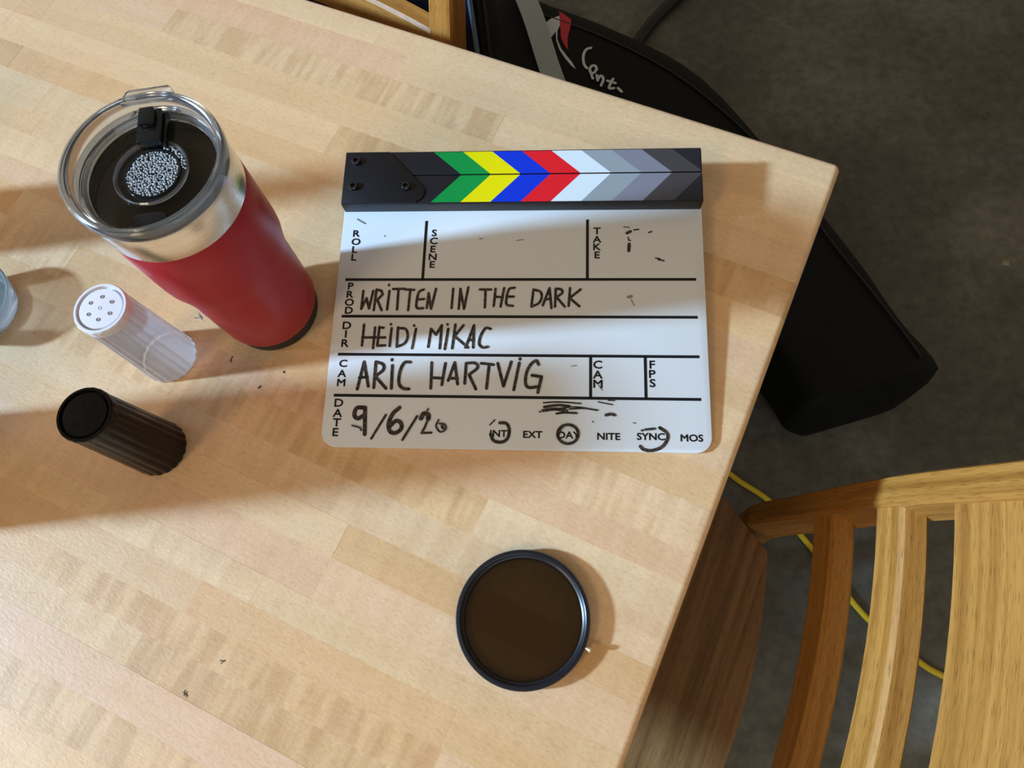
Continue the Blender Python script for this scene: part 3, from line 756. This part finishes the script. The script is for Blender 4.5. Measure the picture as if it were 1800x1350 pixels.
# ------------------------------------------------------------------ screw-in lens filter
FX, FY, FR = -0.0265, 0.0081, 0.0441
filt = empty('lens_filter', (FX, FY, T)); tag(filt, 'round dark lens filter in black metal ring with brass pin', 'lens filter')
lathe('mount_ring', [(FR - .0055, 0.0), (FR - .0025, 0.0), (FR - .0022, 0.0018), (FR - .0007, 0.0022), (FR, 0.003), (FR, 0.0050), (FR - .0050, 0.0050), (FR - .0055, 0.0)],
      M['anodised'], filt, 96)['label'] = 'black threaded mounting ring'
lathe('front_ring', [(FR - .0048, 0.0046), (FR + .0002, 0.0050), (FR + .0004, 0.0056), (FR + .0004, 0.0074), (FR - .0002, 0.0082), (FR - .0022, 0.0084), (FR - .0030, 0.0078),
                     (FR - .0034, 0.0066), (FR - .0042, 0.0062), (FR - .0048, 0.0058), (FR - .0048, 0.0046)], M['anodised'], filt, 96)['label'] = 'black rotating front ring'
gl = lathe('filter_glass', [(0.0004, 0.0042), (FR - .0046, 0.0042)], M['nd'], filt, 64, disc=True)
gl['label'] = 'dark olive tinted glass'
pa = R(-24)
pin = lathe('adjusting_pin', [(0.0009, 0.0), (0.0009, 0.0026), (0.00125, 0.003), (0.00125, 0.0046), (0.0009, 0.0050), (0.0002, 0.0050)], M['brass'], filt, 16)
pin.scale = (1.35, 1.35, 1.0)
pin.location = ((FR - .0002) * math.cos(pa), (FR - .0002) * math.sin(pa), 0.0062); pin.rotation_euler = (0, R(70), pa)
pin['label'] = 'small brass pin'

# ------------------------------------------------------------------ low glass dish at the left edge of the table
dish = empty('glass_dish', (-0.4660, 0.2470, T)); tag(dish, 'clear glass dish cut by the left edge of the picture', 'dish')
lathe('bowl', [(0.0004, 0.0), (0.027, 0.0), (0.030, 0.003), (0.0345, 0.018), (0.0358, 0.022), (0.0352, 0.0232), (0.0335, 0.0225), (0.0315, 0.018), (0.027, 0.006), (0.0004, 0.005), (0.0004, 0.0)],
      M['glass'], dish, 64, deg=50)
# things standing just past the left edge, known by the shadows they throw across the boards
bt = empty('sauce_bottle', (-0.600, 0.322, T)); tag(bt, 'dark sauce bottle standing past the left edge of the picture', 'bottle')
lathe('glass_body', [(0.030, 0.0), (0.033, 0.004), (0.033, 0.12), (0.028, 0.14), (0.016, 0.162), (0.014, 0.185), (0.006, 0.186)], M['bottle'], bt, 48)
lathe('cap', [(0.0165, 0.180), (0.0165, 0.200), (0.004, 0.201)], M['white_plastic'], bt, 32)
cs = empty('equipment_case', (-0.535, 0.105, T), (0, 0, R(5))); tag(cs, 'tall black equipment case standing past the left edge of the picture', 'case')
prism('shell', roundrect(-0.045, 0.045, -0.046, 0.046, 0.012), 0, 0.255, M['dispenser'], cs, 0.004)
tube('handle', [(0, -0.03, 0.253), (0, -0.026, 0.273), (0, 0.026, 0.273), (0, 0.03, 0.253)], 0.005, M['rubber'], cs, 10, 5)

# ------------------------------------------------------------------ ladder-back chairs
def chair():
    """x across, y towards the back, z up; the seat centre line is x = 0"""
    e = empty('dining_chair')
    FRONT = [(-0.75, 0.110), (-0.60, 0.090), (-0.45, 0.076), (-0.30, 0.071), (-0.22, 0.087), (-0.15, 0.101), (-0.075, 0.115), (-0.02, 0.130), (0.05, 0.151), (0.125, 0.178)]
    def fb(z):
        for (z0, b0), (z1, b1) in zip(FRONT, FRONT[1:]):
            if z <= z1: return b0 + (b1 - b0) * (z - z0) / (z1 - z0)
        return FRONT[-1][1]
    zs = [-0.75 + 0.875 * i / 24 for i in range(25)]
    for s in (-1, 1):
        rings = []
        for z in zs:
            b = fb(z); d = 0.036 - 0.006 * max(0, z + 0.3) / 0.4
            xi, xo = 0.2025 * s, 0.2285 * s
            c_ = 0.0025
            rings.append([(xi + c_ * s, b, T + z), (xo - c_ * s, b, T + z), (xo, b + c_, T + z), (xo, b + d - c_, T + z), (xo - c_ * s, b + d, T + z), (xi + c_ * s, b + d, T + z), (xi, b + d - c_, T + z), (xi, b + c_, T + z)])
        loft('back_post', rings, M['oak'], e, 30)
    def slat(name, z0, z1, th, sag, inset=0.003):
        rings = []
        n = 20
        for i in range(n + 1):
            x = -0.206 + 0.412 * i / n
            u = 1 - (x / 0.206) ** 2
            def pt(z, o): return (x, fb(z) + inset + sag * u + o, T + z)
            c_ = 0.0028
            zm = (z0 + z1) / 2
            rings.append([pt(z0, c_), pt(z0 + c_, 0), pt(zm, 0), pt(z1 - c_, 0), pt(z1, c_), pt(z1, th - c_), pt(z1 - c_, th), pt(zm, th), pt(z0 + c_, th), pt(z0, th - c_)])
        return loft(name, rings, M['oak'], e, 30)
    slat('back_slat', -0.166, -0.134, 0.021, 0.028)
    slat('back_slat', -0.073, -0.044, 0.021, 0.026)
    slat('crest_rail', -0.001, 0.118, 0.021, 0.025, 0.005)
    # scooped wooden seat with a bowed rear edge
    ring_o = []
    N = 16
    for i in range(N + 1):
        x = -0.186 + 0.372 * i / N
        ring_o.append((x, 0.104 + 0.027 * (1 - (x / 0.186) ** 2)))
    out = [(p[0], p[1]) for p in ring_o] + [(0.222, 0.045), (0.226, -0.05), (0.222, -0.30), (0.205, -0.325), (0.10, -0.335), (-0.10, -0.335), (-0.205, -0.325), (-0.222, -0.30), (-0.226, -0.05), (-0.222, 0.045)]
    n = len(out); zt = T - 0.30
    rings = []
    for sc, z in ((0.97, zt - 0.030), (0.995, zt - 0.026), (1.0, zt - 0.006), (0.992, zt - 0.001), (0.96, zt), (0.75, zt - 0.004), (0.45, zt - 0.008), (0.15, zt - 0.008)):
        rings.append([(p[0] * sc, -0.10 + (p[1] + 0.10) * sc, z) for p in out])
    me_o = loft('seat', rings, M['oak_seat'], e, 40)
    # grain runs across the seat
    ul = me_o.data.uv_layers[0]
    for poly in me_o.data.polygons:
        for li in poly.loop_indices:
            co = me_o.data.vertices[me_o.data.loops[li].vertex_index].co
            ul.data[li].uv = (co.x, co.y + co.z)
    for s in (-1, 1):
        rings = [[(s * 0.195 + dx * k, -0.29 + dy * k, z) for dx, dy in ((-.018, -.018), (.018, -.018), (.018, .018), (-.018, .018))] for z, k in ((0.0, 0.8), (0.2, 0.95), (T - 0.325, 1.0))]
        loft('front_leg', rings, M['oak'], e, 30)
        rings = [[(s * (0.200 + dx), yv, 0.22 + dz) for dx, dz in ((0, -.012), (.014, -.012), (.014, .012), (0, .012))] for yv in (-0.28, -0.1, 0.082)]
        loft('side_stretcher', rings, M['oak'], e, 30)
    return e
M['oak_seat'] = oak_material('dark_oak_seat', (0.16, 0.075, 0.026), (0.27, 0.135, 0.048), (0.36, 0.19, 0.072))
def copy_tree(o, parent=None):
    c_ = o.copy(); COL.objects.link(c_)
    if parent: c_.parent = parent
    for ch in o.children: copy_tree(ch, c_)
    return c_
ux = Vector((math.cos(TH), math.sin(TH), 0)); uy = Vector((-math.sin(TH), math.cos(TH), 0)); cor = Vector((CX, CY, 0))
chair1 = chair()
chair2 = copy_tree(chair1)
# chair 1: its back points away from the right-hand edge of the table
chair1.location = cor + uy * -0.44
chair1.rotation_euler = (0, 0, TH - math.pi / 2)
tag(chair1, 'oak ladder-back chair tucked under the corner of the table beside the yellow cable', 'chair', 'oak chairs at the table')
chair2.location = cor + ux * -0.607 + uy * -0.0855
chair2.rotation_euler = (0, 0, TH)
tag(chair2, 'oak ladder-back chair behind the far edge of the table next to the navy case', 'chair', 'oak chairs at the table')

# ------------------------------------------------------------------ long black stand bag on the floor
bag = empty('stand_bag', (0.36, 0.72, 0)); tag(bag, 'long black nylon stand bag with white and red logo lying beside the table', 'bag')
bx0, by0 = 0.36, 0.72
path = catmull([(0.503, 0.345), (0.487, 0.395), (0.440, 0.488), (0.386, 0.590), (0.315, 0.745), (0.200, 0.898), (0.075, 1.000), (-0.06, 1.075), (-0.20, 1.150)], 4)
rings = []
nP = len(path)
for i, p in enumerate(path):
    t = (path[min(i + 1, nP - 1)] - path[max(i - 1, 0)]).normalized()
    s = Vector((t.y, -t.x, 0))
    u = i / (nP - 1)
    endk = min(1.0, 0.72 + 0.28 * math.sqrt(min(1, u / 0.07))) * min(1.0, 0.35 + (1 - u) / 0.05)
    hw = 0.118 * endk * (1 + 0.03 * math.sin(u * 23)) * (1 + 0.20 * sstep(0.50, 0.75, u))
    hh = 0.171 * min(1.0, 0.55 + u * 8) * (1.0 if u < .95 else 0.8)
    ring = []
    for j in range(28):
        a = 2 * math.pi * j / 28
        ca, sa = math.cos(a), math.sin(a)
        ex = 0.42
        lx = math.copysign(abs(ca) ** ex, ca); lz = math.copysign(abs(sa) ** ex, sa)
        zz = hh * 0.5 * (1 + lz)
        wob = 1 + 0.03 * math.sin(u * 17 + j)
        ring.append((p.x + s.x * hw * lx * (0.94 if lz > 0.6 else 1.0) * wob - bx0, p.y + s.y * hw * lx * (0.94 if lz > 0.6 else 1.0) * wob - by0, zz))
    rings.append(ring)
loft('shell', rings, M['bag'], bag, 70)['label'] = 'black nylon shell'
pp = []
for i in range(3, nP - 3):
    p = path[i]; t = (path[i + 1] - path[i - 1]).normalized(); s = Vector((t.y, -t.x, 0))
    pp.append((p.x + s.x * 0.080 - bx0, p.y + s.y * 0.080 - by0, 0.1705))
tube('piping', pp, 0.0022, M['piping'], bag, 8, 1)
def decal(name, pts, m_):
    return prism(name, [(p[0] - bx0, p[1] - by0) for p in pts], 0.1705, 0.1722, m_, bag)
decal('logo_swoosh', LOGO_WHITE, M['logo_white'])['label'] = 'white curved logo blade'
decal('logo_flash', LOGO_RED, M['logo_red'])['label'] = 'red logo blade'
ribbons('logo_lettering', [(0.0052, 1, [(p[0] - bx0, p[1] - by0) for p in s]) for s in BAG_TEXT], 0.1724, M['logo_white'], bag, 1.0, 0.00002)['label'] = 'white script lettering'
sp = [(-0.078, 1.235), (-0.053, 1.185), (-0.030, 1.110), (-0.004, 1.010), (0.014, 0.950), (0.026, 0.90)]
rings = []
spc = catmull([(x, y_, 0.190 if i < 3 else 0.187 - 0.010 * (i - 2)) for i, (x, y_) in enumerate(sp)], 4)
for i, p in enumerate(spc):
    t = (spc[min(i + 1, len(spc) - 1)] - spc[max(i - 1, 0)]).normalized(); s = Vector((t.y, -t.x, 0)).normalized() * 0.0200
    q = Vector((bx0, by0, 0))
    rings.append([p + s - q, p + s - q + Vector((0, 0, .003)), p - s - q + Vector((0, 0, .003)), p - s - q])
loft('carry_strap', rings, M['strap'], bag, 30)['label'] = 'shiny grey carry strap'

# ------------------------------------------------------------------ navy case and folded stand behind the far chair
nv = empty('navy_case', (-0.106, 0.807, 0), (0, 0, TH)); tag(nv, 'navy fabric case with pale blue piping standing behind the far chair', 'case')
prism('shell', roundrect(-0.36, 0.0, 0.0, 0.070, 0.006), 0.0, 0.57, M['navy'], nv, 0.005)['label'] = 'navy fabric shell'
tube('piping', [(-0.002, 0.000, 0.01), (-0.001, -0.001, 0.25), (-0.002, 0.001, 0.56)], 0.0034, M['piping_blue'], nv, 8, 4)['label'] = 'pale blue piping along the corner'
box('shaded_side', -0.001, 0.004, 0.008, 0.064, 0.03, 0.54, M['stand'], nv, 0.001)['label'] = 'case side with its shade put in as black'  # this side lies in shade, which is put into the black colour
box('side_rib', 0.003, 0.007, 0.020, 0.028, 0.03, 0.54, M['collar'], nv, 0.001)['label'] = 'dull olive rib'
# ------------------------------------------------------------------ cables
yc = empty('yellow_cable', (0.42, 0.13, 0)); tag(yc, 'yellow extension cable running over the floor under the near chair', 'cable')
cp = [(0.215, 0.50), (0.222, 0.40), (0.250, 0.310), (0.303, 0.253), (0.361, 0.208), (0.42, 0.128), (0.485, 0.026), (0.557, -0.043), (0.596, -0.068), (0.70, -0.12), (0.86, -0.22), (1.05, -0.42)]
tube('cable_run', [(x - 0.42, y_ - 0.13, 0.0052) for x, y_ in cp], 0.0050, M['yellow'], yc, 10, 6)
bc = empty('black_cable', (0.26, 1.3, 0)); tag(bc, 'thick black cable on the floor beyond the black bag', 'cable')
tube('cable_run', [(x - 0.26, y_ - 1.3, 0.0135) for x, y_ in ((0.162, 1.150), (0.190, 1.212), (0.222, 1.262), (0.262, 1.31), (0.30, 1.352), (0.36, 1.43))], 0.0130, M['stand'], bc, 10, 6)
# pale chip of grit on the floor
gp = mesh_obj('paint_chip', [(-.008, -.004, 0), (.006, -.007, 0), (.009, .004, 0), (-.003, .008, 0), (0, 0, .005)], [(3, 2, 1, 0), (0, 1, 4), (1, 2, 4), (2, 3, 4), (3, 0, 4)],
              mat('pale_chip', (0.30, 0.26, 0.17), 0.7), loc=(0.846, 0.656, 0.0))
tag(gp, 'tiny pale chip lying alone on the dark floor', 'chip')
